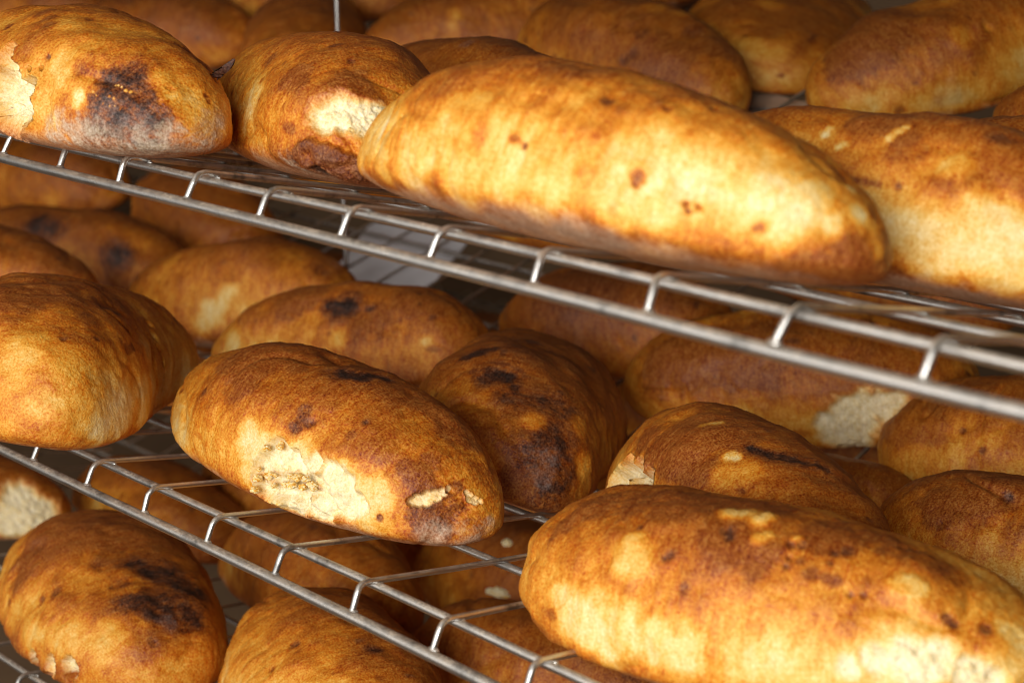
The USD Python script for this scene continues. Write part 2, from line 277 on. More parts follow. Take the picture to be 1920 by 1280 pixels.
# ------------------------------------------------------------------ loaves
# measured loaves: shelf, far half?, (x, y, turn, length, width, height, roll, pitch, lift, taper, bend, roundness)
LOAF = {
  'A': (0, 0, (-0.0252,0.0334,2.9369,0.2525,0.1192,0.0738,0.1359,0.0065,-0.0007,0.0349,-0.0038,2.2206)),
  'B': (0, 0, (0.0556,0.1278,2.6852,0.2532,0.1158,0.0794,0.0237,0.0173,0.0008,-0.0352,0.0057,2.368)),
  'C': (0, 0, (0.3064,0.0583,0.0373,0.2637,0.1211,0.0773,-0.0943,0.0046,-0.0028,-0.0205,0.0103,1.9275)),
  'D': (0, 0, (0.3796,0.1825,-0.0027,0.2501,0.1151,0.077,-0.0229,-0.0004,0.0,-0.0034,0.0002,2.2944)),
  'J': (0, 0, (-0.0018,0.2942,-0.2338,0.2506,0.1147,0.0928,-0.004,-0.067,0.0037,0.0457,0.0005,2.3336)),
  'N': (1, 0, (-0.0781,0.0382,2.2067,0.2614,0.1285,0.0867,-0.0056,0.005,0.0023,-0.1558,-0.0299,2.2653)),
  'O': (1, 0, (0.0913,0.0936,-0.0133,0.2479,0.1175,0.0767,0.0667,0.035,-0.0,-0.0295,0.0036,2.0027)),
  'R': (1, 0, (0.3848,0.099,0.1528,0.2553,0.1166,0.0766,0.1439,-0.0808,0.0001,-0.0371,0.011,2.2827)),
  'P': (1, 0, (0.0762,0.2758,2.1406,0.2513,0.1333,0.0809,-0.0635,0.1768,0.0017,0.0202,-0.0144,2.5086)),
  'Q': (1, 0, (0.2885,0.2194,-0.5163,0.2281,0.1185,0.0859,0.0042,0.0669,0.0002,-0.1006,0.0066,2.3791)),
  'S': (1, 0, (0.4448,0.3253,0.1238,0.2503,0.1147,0.0779,-0.0182,0.0217,0.0002,-0.0002,0.0009,2.303)),
  'X': (1, 0, (-0.121,0.3089,0.2702,0.2451,0.1144,0.0881,0.0321,-0.1994,0.0009,0.0985,-0.0044,2.0902)),
  'Y': (1, 0, (-0.2951,0.3511,0.3158,0.2336,0.1161,0.0934,0.0995,-0.1069,0.0013,0.0653,-0.002,2.2958)),
  'Z': (1, 0, (-0.5574,0.3458,0.3872,0.2534,0.1155,0.0814,0.0364,-0.0488,0.001,0.0352,-0.0014,2.337)),
  'F': (0, 1, (0.1725,0.6955,1.0367,0.2491,0.115,0.0785,0.0306,0.0592,0.0,0.033,0.0072,2.1543)),
  'I': (0, 1, (-0.0753,0.6012,-0.2043,0.259,0.116,0.0831,0.0106,0.0523,0.0005,-0.0614,-0.0003,2.236)),
  'H': (0, 1, (-0.0256,0.7573,-1.2847,0.2315,0.1653,0.0579,-0.0776,0.1986,-0.0105,0.0013,0.004,2.2762)),
  'K': (0, 1, (-0.2664,0.6424,0.7731,0.2503,0.1146,0.0781,0.0076,-0.0138,-0.0,0.0052,-0.0007,2.2837)),
  'M': (0, 1, (-0.4339,0.5534,-0.842,0.2469,0.1217,0.0762,-0.05,0.0091,-0.0005,-0.0126,-0.0062,2.2581)),
  'T': (1, 1, (0.3588,0.4948,0.0515,0.2347,0.1234,0.0835,0.043,-0.033,0.0002,-0.074,-0.0,2.4251)),
  'U': (1, 1, (0.1515,0.5225,0.4871,0.2638,0.121,0.0822,0.026,0.0676,-0.0009,0.0134,0.001,2.3568)),
  'W': (1, 1, (-0.0313,0.5337,0.3228,0.2069,0.1131,0.0746,0.0089,-0.0302,-0.0012,-0.0042,-0.0007,2.2541)),
  'AA': (2, 0, (-0.1235,0.0791,2.8313,0.245,0.1381,0.0837,0.042,-0.0003,0.0011,0.1032,0.0041,2.3786)),
  'BB': (2, 0, (0.0612,0.1163,-0.4618,0.239,0.1286,0.0862,-0.0044,0.0083,0.0008,-0.0313,0.0084,2.3072)),
  'EE': (2, 0, (0.1226,0.277,0.2743,0.2445,0.1159,0.0811,0.006,-0.0193,0.0003,-0.0177,-0.0026,2.3177)),
  'CC': (2, 0, (-0.4312,0.1015,0.6448,0.245,0.1143,0.0706,0.0205,-0.0238,-0.0008,-0.0435,0.0046,2.2339)),
  'DD': (2, 0, (-0.1185,0.2641,-0.2132,0.2286,0.1165,0.0817,0.0255,-0.0873,0.0001,-0.0006,-0.01,2.1647)),
  'FF': (2, 0, (-0.3435,0.2793,-0.0915,0.2204,0.1125,0.0621,-0.0081,-0.0041,-0.004,-0.0346,0.0026,2.2428)),
  'GG': (2, 1, (-0.12,0.52,0.1745,0.27,0.125,0.088,0.0,0.0,0.0,0.0,0.0,2.3)),
  'HH': (2, 1, (0.15,0.525,-0.1396,0.27,0.125,0.088,0.0,0.0,0.0,0.0,0.0,2.3)),
  'II': (2, 1, (-0.4,0.53,0.2443,0.27,0.125,0.088,0.0,0.0,0.0,0.0,0.0,2.3)),
  'JJ': (1, 1, (-0.58,0.53,-0.2094,0.25,0.115,0.078,0.0,0.0,0.0,0.0,0.0,2.3)),
  'KK': (1, 1, (-0.87,0.53,0.1396,0.25,0.115,0.078,0.0,0.0,0.0,0.0,0.0,2.3)),
  'LL': (0, 1, (-0.5565,0.6752,0.4955,0.2519,0.1035,0.0784,-0.0348,-0.0231,0.0014,-0.0208,-0.008,2.278)),
  'MM': (1, 0, (-0.44,0.16,0.5236,0.25,0.115,0.078,0.0,0.0,0.0,0.0,0.0,2.3)),
  'NN': (1, 1, (-0.5,0.72,0.1396,0.25,0.115,0.078,0.0,0.0,0.0,0.0,0.0,2.3)),
  'OO': (0, 0, (0.4665,0.3157,0.1819,0.2913,0.1154,0.0864,-0.0131,0.1304,0.003,-0.0594,-0.0011,2.4055)),
  'PP': (0, 1, (0.3797,0.5848,0.0137,0.2467,0.1148,0.0786,-0.0071,0.0148,0.0003,-0.0033,0.001,2.3064)),
  'QA': (2, 1, (-0.66,0.53,0.0875,0.2698,0.125,0.088,-0.0,-0.0001,0.0,-0.0,0.0,2.2999)),
  'QB': (2, 1, (0.43,0.53,0.2094,0.27,0.125,0.088,0.0,0.0,0.0,0.0,0.0,2.3)),
  'QC': (2, 1, (-0.27,0.68,-0.1745,0.27,0.125,0.088,0.0,0.0,0.0,0.0,0.0,2.3)),
  'QD': (2, 1, (0.02,0.67,0.1396,0.27,0.125,0.088,0.0,0.0,0.0,0.0,0.0,2.3)),
  'QE': (2, 1, (0.3,0.68,-0.0873,0.27,0.125,0.088,0.0,0.0,0.0,0.0,0.0,2.3)),
  'QF': (1, 1, (-0.2,0.7,0.1396,0.25,0.115,0.078,0.0,0.0,0.0,0.0,0.0,2.3)),
  'QG': (1, 1, (0.12,0.7,-0.1745,0.25,0.115,0.078,0.0,0.0,0.0,0.0,0.0,2.3)),
  'QH': (1, 1, (0.62,0.53,0.0873,0.25,0.115,0.078,0.0,0.0,0.0,0.0,0.0,2.3)),
  'QI': (0, 1, (-0.1681,0.8073,0.1224,0.2315,0.1133,0.0797,-0.0604,-0.3165,0.0052,-0.0094,0.0009,2.2309)),
  'QJ': (0, 1, (-0.42,0.82,-0.1396,0.25,0.115,0.078,0.0,0.0,0.0,0.0,0.0,2.3)),
  'QK': (0, 1, (0.45,0.83,0.1396,0.25,0.115,0.078,0.0,0.0,0.0,0.0,0.0,2.3)),
  'QL': (0, 1, (-0.7,0.82,0.0698,0.25,0.115,0.078,0.0,0.0,0.0,0.0,0.0,2.3)),
  'QM': (0, 1, (-0.9,0.55,0.1745,0.25,0.115,0.078,0.0,0.0,0.0,0.0,0.0,2.3)),
  'QN': (2, 0, (0.4,0.3,0.1396,0.25,0.115,0.078,0.0,0.0,0.0,0.0,0.0,2.3)),
  'QO': (2, 0, (0.0005,0.3984,0.0021,0.2697,0.1248,0.088,0.0014,-0.0003,-0.0,0.0012,0.0001,2.2982)),
  'QP': (2, 0, (-0.2755,0.3902,0.0305,0.2656,0.1209,0.0874,0.0152,0.0073,-0.0003,-0.0152,0.0005,2.2687)),
  'QR': (2, 0, (0.2685,0.3954,0.0023,0.2636,0.116,0.087,0.0173,-0.0138,-0.0005,0.0045,0.0027,2.2463)),
  'QS': (1, 0, (0.258,0.3937,0.136,0.1181,0.0692,0.0497,0.0023,0.0009,-0.0001,-0.003,0.0001,2.2951)),
  'RA': (2, 1, (-0.53,0.66,0.0873,0.25,0.115,0.078,0.0,0.0,0.045,0.0,0.0,2.3)),
  'RB': (2, 1, (-0.0818,0.5983,-0.2502,0.2493,0.1144,0.0783,0.024,-0.0653,0.0857,-0.0018,0.0006,2.2897)),
  'RC': (2, 1, (0.1699,0.6185,0.1794,0.2437,0.1148,0.0785,0.02,-0.0215,0.0876,0.002,-0.0003,2.2789)),
  'RD': (2, 1, (0.4218,0.6396,0.0908,0.2481,0.1151,0.0782,-0.0045,0.0821,0.0843,-0.0003,0.0,2.2864)),
  'RE': (1, 1, (-1.12,0.54,0.0873,0.25,0.115,0.078,0.0,0.0,0.0,0.0,0.0,2.3)),
  'SB': (0, 1, (-0.6285,0.5393,0.1612,0.2344,0.1145,0.078,0.0043,-0.0072,-0.0002,-0.0017,-0.0008,2.2974)),
}
# marks on the crust, in tenths of a millimetre on each loaf: (x, y, z, radius)
FEATS = {
  'A': (('crumbdeep',1,((-304,587,274,135),(-475,564,242,96),(-338,588,176,122),(-356,562,359,70),(-198,540,461,71),(-525,533,352,53))),('hole',0.8,((-407,541,399,13),(-475,512,434,13),(-541,486,453,11))),('char',1,((-1081,262,363,148),(-1125,262,265,143),(-1052,329,243,123),(-1072,214,429,113),(-1183,203,211,107),(-1022,339,301,97),(-1189,164,308,92),(-1000,265,450,82),(-1149,200,344,112))),('pale',0.9,((-1000,284,430,6),(-1011,272,432,6),(-1032,261,424,5))),('pale',0.8,((-1062,249,405,10),(-1081,232,402,10))),('pale',0.85,((-942,363,372,8),(-966,355,357,6))),('pale',0.8,((-1011,340,321,6),(-1042,319,314,6),(-1062,302,317,6),(-1091,283,302,5))),('pale',0.7,((-1022,315,361,10),(-1042,301,355,10))),('ash',0.4,((-1042,325,297,77),(-1000,362,267,64),(-1141,252,220,77))),('flour',0.72,((-978,296,80,104),(-1183,106,105,103),(-785,436,94,105),(-930,406,150,116),(-771,480,160,91),(-1133,221,115,103),(-1241,51,139,103),(-1241,-143,202,104),(-1189,-222,264,58))),('pale',0.9,((-880,410,343,36),(-880,423,300,26))),('char',0.75,((-728,-274,589,38),(-880,-248,544,38),(-906,-280,511,32),(-966,-294,463,32),(-728,-213,616,33))),('toast',0.35,((-36,275,701,39),(-198,315,677,44),(-304,337,655,38),(-54,305,689,34))),('char',0.7,((-373,146,708,14),)),('char',0.8,((-557,445,508,13),)),('char',0.6,((-1149,45,432,15),(-1163,32,419,13))),('char',0.5,((-1163,-160,390,16),(-1177,-171,364,16))),('toast',0.3,((-840,452,235,67),(-785,466,297,52),(-799,366,487,52))),('gold',0.5,((-1177,57,400,77),(-1099,77,470,62),(-441,524,423,53),(-475,484,483,53)))),
  'B': (('crumbpale',1,((-1120,302,359,83),(-1159,235,397,93),(-1204,142,401,93),(-1210,64,415,78),(-1159,188,442,47))),('fold',1,((-1084,356,169,57),(-1120,332,190,57),(-1166,286,182,57),(-1199,242,168,57),(-1220,191,149,62),(-1233,137,141,52))),('char',0.95,((-1103,315,126,78),(-1111,233,94,68),(-1152,160,96,68),(-1024,379,133,47))),('toast',0.35,((-1152,107,485,73),(-1159,25,485,63),(-843,385,513,80),(-1045,167,562,79),(-339,436,589,67))),('flour',0.6,((-969,402,124,47),(-969,296,71,64))),('char',0.7,((-908,151,644,11),))),
  'C': (('pale',0.55,((-496,-590,185,132),(-206,-637,172,117),(38,-646,209,103),(262,-627,184,101),(513,-577,185,89),(681,-526,186,79),(-744,-513,176,80))),('pale',0.9,((1088,-300,298,116),(1009,-349,330,68))),('pale',0.8,((1248,-86,352,43),(1207,-191,279,39),(1310,-9,234,32),(1183,-46,450,28))),('pale',0.35,((744,-470,388,137),(919,-380,395,117),(548,-473,519,80))),('toast',0.45,((1265,-121,188,90),(1312,-4,214,59),(1292,-18,145,59),(1166,-186,112,98),(1265,13,369,48),(1302,42,301,36))),('toast',0.22,((407,-476,568,122),(513,-119,720,116),(19,-407,683,128),(407,-337,679,103),(1088,109,521,82))),('char',0.8,((75,-631,336,14),)),('char',0.7,((565,-555,309,26),(565,-559,280,16))),('dent',1,((530,-571,164,36),)),('char',0.7,((760,-494,248,12),(805,-475,246,12),(775,-489,221,12))),('char',0.5,((1021,-360,219,19),(1009,-368,209,14))),('char',0.6,((530,-401,604,16),(299,-482,589,23),(648,-257,656,18))),('toast',0.3,((-496,-210,15,58),(371,-500,55,123),(19,-532,50,84)))),
  'D': (('pale',0.8,((503,-540,208,151),(691,-495,277,170),(352,-559,255,88),(805,-462,234,148))),('char',0.6,((552,-259,679,33),(568,-230,688,22))),('gold',0.7,((487,-432,555,57),(454,-453,534,44))),('pale',0.9,((-178,-406,630,19),(-178,-371,660,16))),('pale',0.9,((-71,-458,576,21),(-54,-449,588,18))),('pale',0.8,((143,-406,631,20),(160,-371,660,20),(178,-346,678,16))),('char',0.7,((283,-525,437,13),)),('toast',0.2,((-54,-508,498,114),(-18,-281,719,140),(248,-434,595,67))),('toast',0.35,((369,-444,50,133),(568,-342,35,132)))),
  'J': (('ash',0.4,((455,-258,856,34),(455,-229,870,34))),),
  'N': (('pale',0.8,((-856,-566,313,132),(-474,-562,306,123),(-1046,-536,260,101),(-223,-532,362,69))),('char',0.85,((-368,-238,810,25),(-332,-265,794,25),(-332,-294,775,22))),('char',0.7,((-457,-374,715,21),(-422,-394,693,22))),('char',0.6,((870,-276,615,25),(768,-332,600,24))),('seam',1,((186,-362,663,23),(130,-414,599,23),(93,-456,526,23),(112,-485,443,23),(149,-503,357,23),(149,-511,287,23))),('toast',0.35,((-610,181,846,151),(-457,21,870,153),(-260,-124,852,144),(-56,-257,779,128),(93,-354,682,98))),('toast',0.25,((-768,48,816,177),(-675,-228,799,149),(-1046,-196,682,114))),('gold',0.5,((-1129,-125,627,114),(-1147,-306,571,113))),('char',0.7,((-1035,-248,676,11),(-870,-373,678,12))),('pale',0.3,((-1285,-274,356,84),(-1204,-50,539,141)))),
  'O': (('pale',0.85,((0,-574,395,86),(106,-586,333,130),(366,-542,386,100),(640,-487,341,109),(825,-425,301,114),(53,-600,223,68),(281,-579,152,84))),('crumb',1,((229,-565,377,67),(176,-590,270,73),(298,-579,238,84),(433,-554,267,78),(563,-524,264,77),(417,-559,171,78),(609,-513,207,66),(194,-591,170,56),(332,-559,344,61))),('crumbs',1,((141,-596,207,40),(246,-584,254,45),(332,-571,268,45),(400,-560,267,39),(499,-541,251,33),(211,-589,183,39),(211,-557,407,22))),('dough',1,((655,-491,301,82),(578,-501,359,66),(563,-522,148,72),(729,-473,233,71),(383,-535,98,62),(466,-524,380,50))),('char',1,((229,-129,750,64),(159,-131,755,47),(298,-108,744,52))),('char',0.95,((298,-12,748,41),(349,19,741,35))),('char',0.7,((263,-448,587,28),(281,-474,551,28),(281,-499,513,31),(332,-468,547,22),(349,-457,557,20))),('toast',0.4,((1003,-266,423,70),(937,-286,462,49),(971,-221,495,54),(1127,89,437,83),(1194,76,356,69),(1120,-240,221,108),(1224,-72,241,98),(937,120,564,67))),('char',0.6,((1104,-236,314,92),(1142,-165,357,70),(1052,-296,266,65),(1127,-140,402,43),(1142,-211,264,65))),('slit',1,((1003,-320,318,19),(1023,-301,331,27),(1052,-271,346,32),(1079,-236,364,27),(1096,-202,386,19),(1104,-171,406,14))),('slit',1,((1161,-90,387,16),(1179,-78,367,24),(1194,-52,352,25),(1203,-15,345,16))),('hole',0.7,((1112,-171,396,14),)),('char',0.7,((889,-404,218,16),)),('char',0.7,((609,-323,607,14),)),('toast',0.3,((594,-396,547,22),)),('toast',0.35,((-499,-301,668,91),(-400,-194,726,103),(-332,-66,751,103),(-141,18,765,102),(124,64,761,101),(366,83,735,99),(655,62,677,97),(864,59,606,84))),('toast',0.25,((-298,-347,677,118),(-176,-150,756,119),(-246,-483,557,88),(547,-36,706,114))),('flour',0.5,((1120,-226,143,81),(1218,-88,171,82),(1239,39,215,49)))),
  'R': (('gold',1,((-91,-216,752,55),(-36,-199,755,60),(36,-233,747,50),(55,-198,754,45))),('gold',1,((-446,-450,595,69),(-394,-487,565,69),(-446,-488,549,55))),('gold',0.8,((91,-340,707,36),(109,-311,719,31),(236,-290,719,27))),('gold',1,((705,-276,627,56),(736,-279,613,51),(659,-310,624,43))),('char',0.9,((-55,-342,709,25),(-36,-370,694,18))),('char',0.7,((-254,-471,606,20),(-271,-480,594,14))),('char',0.7,((254,-303,712,20),(218,-320,708,18))),('char',0.7,((429,-242,711,26),(394,-276,705,18))),('toast',0.5,((342,-401,644,30),(394,-394,639,30),(446,-386,634,26),(360,-410,633,22))),('char',0.5,((612,-47,704,27),(644,-16,697,22))),('char',0.75,((877,-293,531,21),(903,-290,515,17))),('char',0.75,((1011,-223,489,19),)),('char',0.5,((-146,-549,509,16),)),('char',0.7,((236,-411,652,13),)),('char',0.6,((514,-407,597,11),(563,-387,600,11))),('pale',0.8,((-690,-528,278,94),(-563,-567,267,104),(-377,-601,285,102),(-218,-616,302,101),(-765,-490,329,57),(-109,-625,255,89),(-463,-592,183,69))),('crumbpale',1,((659,-498,370,55),(765,-446,397,67),(877,-397,381,75),(988,-341,340,71),(1064,-292,307,50),(563,-541,322,51),(808,-448,332,84))),('toast',0.3,((-941,-215,573,99),(-794,-161,661,122),(-596,-129,720,121),(0,-12,766,117),(530,-54,721,111),(-325,-134,756,142),(-164,-42,766,118),(342,-168,739,111),(-55,-383,686,90),(164,-416,655,88),(497,-467,536,106),(596,-369,604,85),(1022,-251,451,63),(836,-40,640,109))),('pale',0.5,((271,-597,331,64),(164,-615,286,87))),('char',0.5,((394,-332,679,13),(236,-374,678,13)))),
  'P': (('char',0.95,((-724,229,702,78),(-781,271,665,58),(-724,162,717,59),(-809,89,696,39))),('char',0.95,((-472,391,707,54),(-422,337,742,47),(-505,440,669,40))),('char',0.75,((-901,11,662,83),(-876,-81,672,70),(-823,-209,671,84),(-781,-295,652,52),(-926,94,644,57))),('char',0.7,((18,146,807,49),(-72,273,789,42),(-197,534,650,48),(-54,21,808,35))),('toast',0.4,((-888,13,668,128),(-823,-209,671,96),(-781,-281,659,58),(-995,42,610,76))),('char',0.85,((-1085,-241,515,119),(-1103,-312,451,125),(-1085,-387,373,100),(-1183,-201,422,93),(-1150,-354,301,94))),('ash',0.6,((-1150,-283,416,81),(-1189,-285,336,62))),('toast',0.4,((-1235,-156,334,124),(-1085,-405,330,82),(-1253,-141,197,93),(-1150,-365,189,94))),('gold',0.5,((-1047,-111,576,69),(-795,-377,595,77),(-876,-487,407,64))),('char',0.5,((-249,-401,670,27),(-285,-438,635,24)))),
  'Q': (('crumbdeep',1,((-414,-595,355,107),(-242,-597,427,81),(-532,-581,266,90),(-98,-594,444,57))),('hole',0.8,((-274,-607,375,29),)),('toast',0.5,((33,-531,585,113),(178,-512,592,100),(-162,-544,574,86))),('char',0.95,((290,-254,796,28),(300,-248,797,29),(311,-242,797,31),(321,-236,797,33),(332,-224,799,34),(342,-213,800,35),(352,-201,802,36),(368,-195,800,36),(383,-188,799,37),(398,-181,797,38),(404,-169,798,38),(409,-157,800,38),(414,-146,801,38),(424,-133,800,38),(434,-120,800,38),(444,-107,799,38),(449,-94,799,37),(454,-80,799,36),(459,-67,798,35),(469,-59,796,34),(479,-51,794,33),(488,-43,792,33),(488,-24,792,33),(488,-5,792,33),(488,14,792,33),(498,22,789,32),(508,30,786,31),(518,37,784,30),(527,50,780,28),(537,63,777,26))),('pale',0.95,((290,-364,736,33),(321,-348,741,27))),('pale',0.8,((-65,-359,780,26),(-49,-316,804,26),(-33,-285,818,20))),('toast',0.3,((162,-278,805,112),(-146,-399,754,115),(-398,-529,569,89))),('gold',0.5,((444,-342,712,70),(398,-417,660,70)))),
  'S': (('toast',0.3,((-584,-306,655,142),(-370,-471,535,111),(-820,-340,536,116))),('char',0.8,((-487,-292,685,26),)),('gold',0.5,((-487,-486,474,56),)),('char',0.5,((-692,-389,544,20),(-750,-424,457,20)))),
  'X': (('char',1,((209,-421,688,86),(105,-411,702,55),(278,-440,659,54))),('char',0.8,((428,-414,676,31),)),('pale',0.6,((261,-534,437,77),(903,-408,426,38),(-829,-377,427,98))),('toast',0.3,((493,-460,588,154),(735,-264,731,155),(-226,-342,742,160))),('char',0.6,((-328,-95,839,41),(735,-174,773,31)))),
  'Y': (('pale',0.7,((150,-542,501,96),(33,-570,330,105),(-67,-570,252,88))),('char',0.6,((838,-210,740,61),))),
  'Z': (('char',0.9,((-90,-432,633,130),(36,-444,622,99),(234,-569,271,79),(774,-450,443,88))),),
  'F': (('gold',0.5,((-282,-421,633,77),)),('dent',0.8,((-53,-423,655,39),)),('char',0.7,((-789,-451,212,27),)),('toast',0.25,((-718,-68,683,235),(-975,-125,559,195))),('ash',0.3,((-435,-557,273,116),))),
  'I': (('char',0.6,((504,-423,589,29),(555,-369,637,25),(504,-231,743,33),(746,80,718,50))),('toast',0.3,((967,115,622,99),(805,-275,625,164))),('pale',0.3,((487,205,757,68),(329,75,806,85)))),
  'K': (('pale',0.5,((-266,-417,614,67),(-301,-461,552,57))),),
  'T': (('gold',0.5,((-249,-401,721,79),(-426,-492,605,87))),('char',0.6,((-441,-338,746,20),(-266,-437,688,20))),('toast',0.2,((-592,0,798,173),))),
  'U': (('crumbpale',1,((408,-580,354,156),(299,-599,290,127),(479,-540,461,133),(582,-519,469,126),(408,-592,183,120),(225,-593,357,90),(681,-487,487,89),(335,-566,436,111))),('toast',0.35,((-729,-382,605,230),(-354,-276,761,266),(-933,-263,607,155))),('char',0.5,((-548,-432,612,30),(-225,-404,692,30)))),
  'W': (('toast',0.3,((176,-297,679,168),(-277,-177,716,172))),),
  'AA': (('char',1,((-509,-43,775,77),(-556,-151,756,112),(-648,-242,709,104),(-428,23,791,70),(-691,-332,654,63))),('char',0.95,((-854,30,662,122),(-903,-103,632,115),(-926,-190,598,75),(-815,153,667,74))),('char',0.6,((-602,169,738,48),(-345,517,592,41),(-260,589,501,31),(-602,221,726,34))),('char',0.5,((-345,237,777,49),(277,516,656,72),(-937,8,619,54))),('ash',0.5,((-991,-12,586,54),)),('crumb',0.9,((-428,617,143,62),(-633,580,201,61),(-828,507,264,60))),('hole',0.8,((-412,600,111,48),(-572,557,105,48),(-815,513,191,40))),('gold',0.7,((-734,516,402,133),(-981,353,450,132),(-328,640,292,103))),('char',0.6,((-1092,101,502,20),)),('toast',0.3,((209,341,780,181),(17,21,837,217),(243,590,560,144)))),
  'BB': (('char',0.7,((221,-427,744,26),(237,-412,753,22))),('char',0.85,((527,-17,806,28),(527,15,806,25))),('char',0.5,((756,-28,735,15),(271,-557,594,25)))),
  'CC': (('crumbpale',1,((948,-298,395,171),(1067,-251,307,172),(948,-361,229,170))),),
}
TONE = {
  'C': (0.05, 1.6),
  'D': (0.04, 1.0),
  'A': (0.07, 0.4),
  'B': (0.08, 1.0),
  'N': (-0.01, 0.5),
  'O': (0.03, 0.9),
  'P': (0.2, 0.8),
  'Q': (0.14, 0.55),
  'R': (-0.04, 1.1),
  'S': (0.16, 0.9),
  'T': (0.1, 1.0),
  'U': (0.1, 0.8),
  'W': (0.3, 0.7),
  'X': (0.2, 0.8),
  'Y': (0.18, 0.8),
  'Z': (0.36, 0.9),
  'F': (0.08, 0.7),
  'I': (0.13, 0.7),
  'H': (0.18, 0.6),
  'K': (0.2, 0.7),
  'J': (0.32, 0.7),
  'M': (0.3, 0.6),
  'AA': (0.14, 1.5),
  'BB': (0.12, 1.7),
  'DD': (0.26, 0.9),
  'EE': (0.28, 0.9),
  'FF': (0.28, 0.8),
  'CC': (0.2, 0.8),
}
LABEL = {
  'A': 'burnt loaf at the top left, end on, with a torn pale left side',
  'B': 'loaf with a black folded crust and cream tear between burnt loaf and long golden loaf',
  'C': 'long golden loaf lying along the front of the top shelf',
  'D': 'pale sided loaf behind the right end of the long golden loaf',
  'J': 'low dark loaf top peeking out behind the long golden loaf at its left',
  'N': 'blunt glossy loaf at the left edge with a fold line down its right end',
  'O': 'loaf in the middle with crumbly torn side and cracked brown end',
  'R': 'large loaf at the bottom right with golden blisters and white lower side',
  'P': 'dark scorched loaf standing end on right of the torn middle loaf',
  'Q': 'loaf with a long dark scorch line and torn left tip behind the blistered loaf',
  'S': 'rough brown loaf at the right edge just behind the large blistered loaf',
  'T': 'golden rounded loaf at the right edge below the top shelf rail',
  'U': 'long loaf with a pale broken right end seen through the top shelf wires',
  'W': 'dark smooth loaf behind the scorched end on loaf, under the top rail',
  'X': 'brown loaf with a black spot on top behind the torn middle loaf',
  'Y': 'loaf with a pale streak behind the glossy loaf, left of the upright rod',
  'Z': 'dark scorched loaf in shadow at the far left of the middle shelf',
  'F': 'big brown loaf rising at the top right corner behind the pale sided loaf',
  'I': 'speckled loaf behind the middle of the long golden loaf',
  'H': 'blurred loaf between the speckled loaf and the big top right loaf',
  'K': 'blurred loaf at the top edge right of the upright rod',
  'M': 'blurred loaf at the top edge behind the upright rod',
  'AA': 'scorched loaf at the lower left corner with two black patches and a hollow',
  'BB': 'brown loaf with two small dark specks at the bottom edge below the rail',
  'EE': 'shadowed loaf at the bottom edge left of the large blistered loaf',
  'CC': 'loaf with a bare pale patch in shadow at the left edge, bottom shelf',
  'DD': 'shadowed loaf below the torn middle loaf, seen through the wires',
  'FF': 'shadowed loaf behind the scorched corner loaf, seen through the wires',
  'GG': 'dim loaf deep on the bottom shelf below the torn middle loaf',
  'HH': 'dim loaf deep on the bottom shelf beneath the large blistered loaf',
  'II': 'dim loaf deep on the bottom shelf at the left',
  'JJ': 'dim loaf left of the upright rod beneath the top rail',
  'KK': 'dim loaf beneath the burnt loaf, farthest left under the top rail',
  'LL': 'blurred loaf at the top edge just right of the burnt loaf',
  'MM': 'dark loaf at the left edge just above the blunt glossy loaf',
  'NN': 'dim loaf far back beneath the top shelf wires at the left',
  'QA': 'dim loaf deep on the bottom shelf at the far left',
  'QB': 'dim loaf deep on the bottom shelf at the far right',
  'QC': 'dim loaf at the back of the bottom shelf, left',
  'QD': 'dim loaf at the back of the bottom shelf, middle',
  'QE': 'dim loaf at the back of the bottom shelf, right',
  'QF': 'dim loaf at the back of the middle shelf behind the white paper',
  'QG': 'dim loaf at the back of the middle shelf behind the dark smooth loaf',
  'QH': 'dim loaf at the back of the middle shelf, far right',
  'QI': 'blurred loaf behind the loaves at the top edge, middle',
  'QJ': 'blurred loaf behind the loaves at the top edge, left',
  'QK': 'blurred loaf behind the big top right loaf',
  'QL': 'blurred loaf behind the burnt loaf, farther back',
  'QM': 'blurred loaf behind the burnt loaf, nearer',
  'QN': 'dim loaf on the bottom shelf under the large blistered loaf, nearer',
  'QO': 'shadowed loaf on the bottom shelf directly below the cracked brown loaf end',
  'QP': 'shadowed loaf in the valley of the bottom shelf, left',
  'QR': 'shadowed loaf in the valley of the bottom shelf, right',
  'QS': 'small orange loaf wedged in the gap left of the rounded loaf at the right edge',
  'RA': 'dim loaf lying on others deep on the bottom shelf, far left',
  'RB': 'dim loaf lying on others deep on the bottom shelf, left',
  'RC': 'dim loaf lying on others deep on the bottom shelf, middle',
  'RD': 'dim loaf lying on others deep on the bottom shelf, right',
  'RE': 'dim loaf at the left edge between the burnt loaf and the rail below it',
  'SB': 'dark blurred loaf in the gap between the burnt loaf and the black creased loaf',
  'OO': 'dark brown loaf top at the right edge above the pale sided loaf',
  'PP': 'loaf at the right edge tucked below the big top right loaf',
}
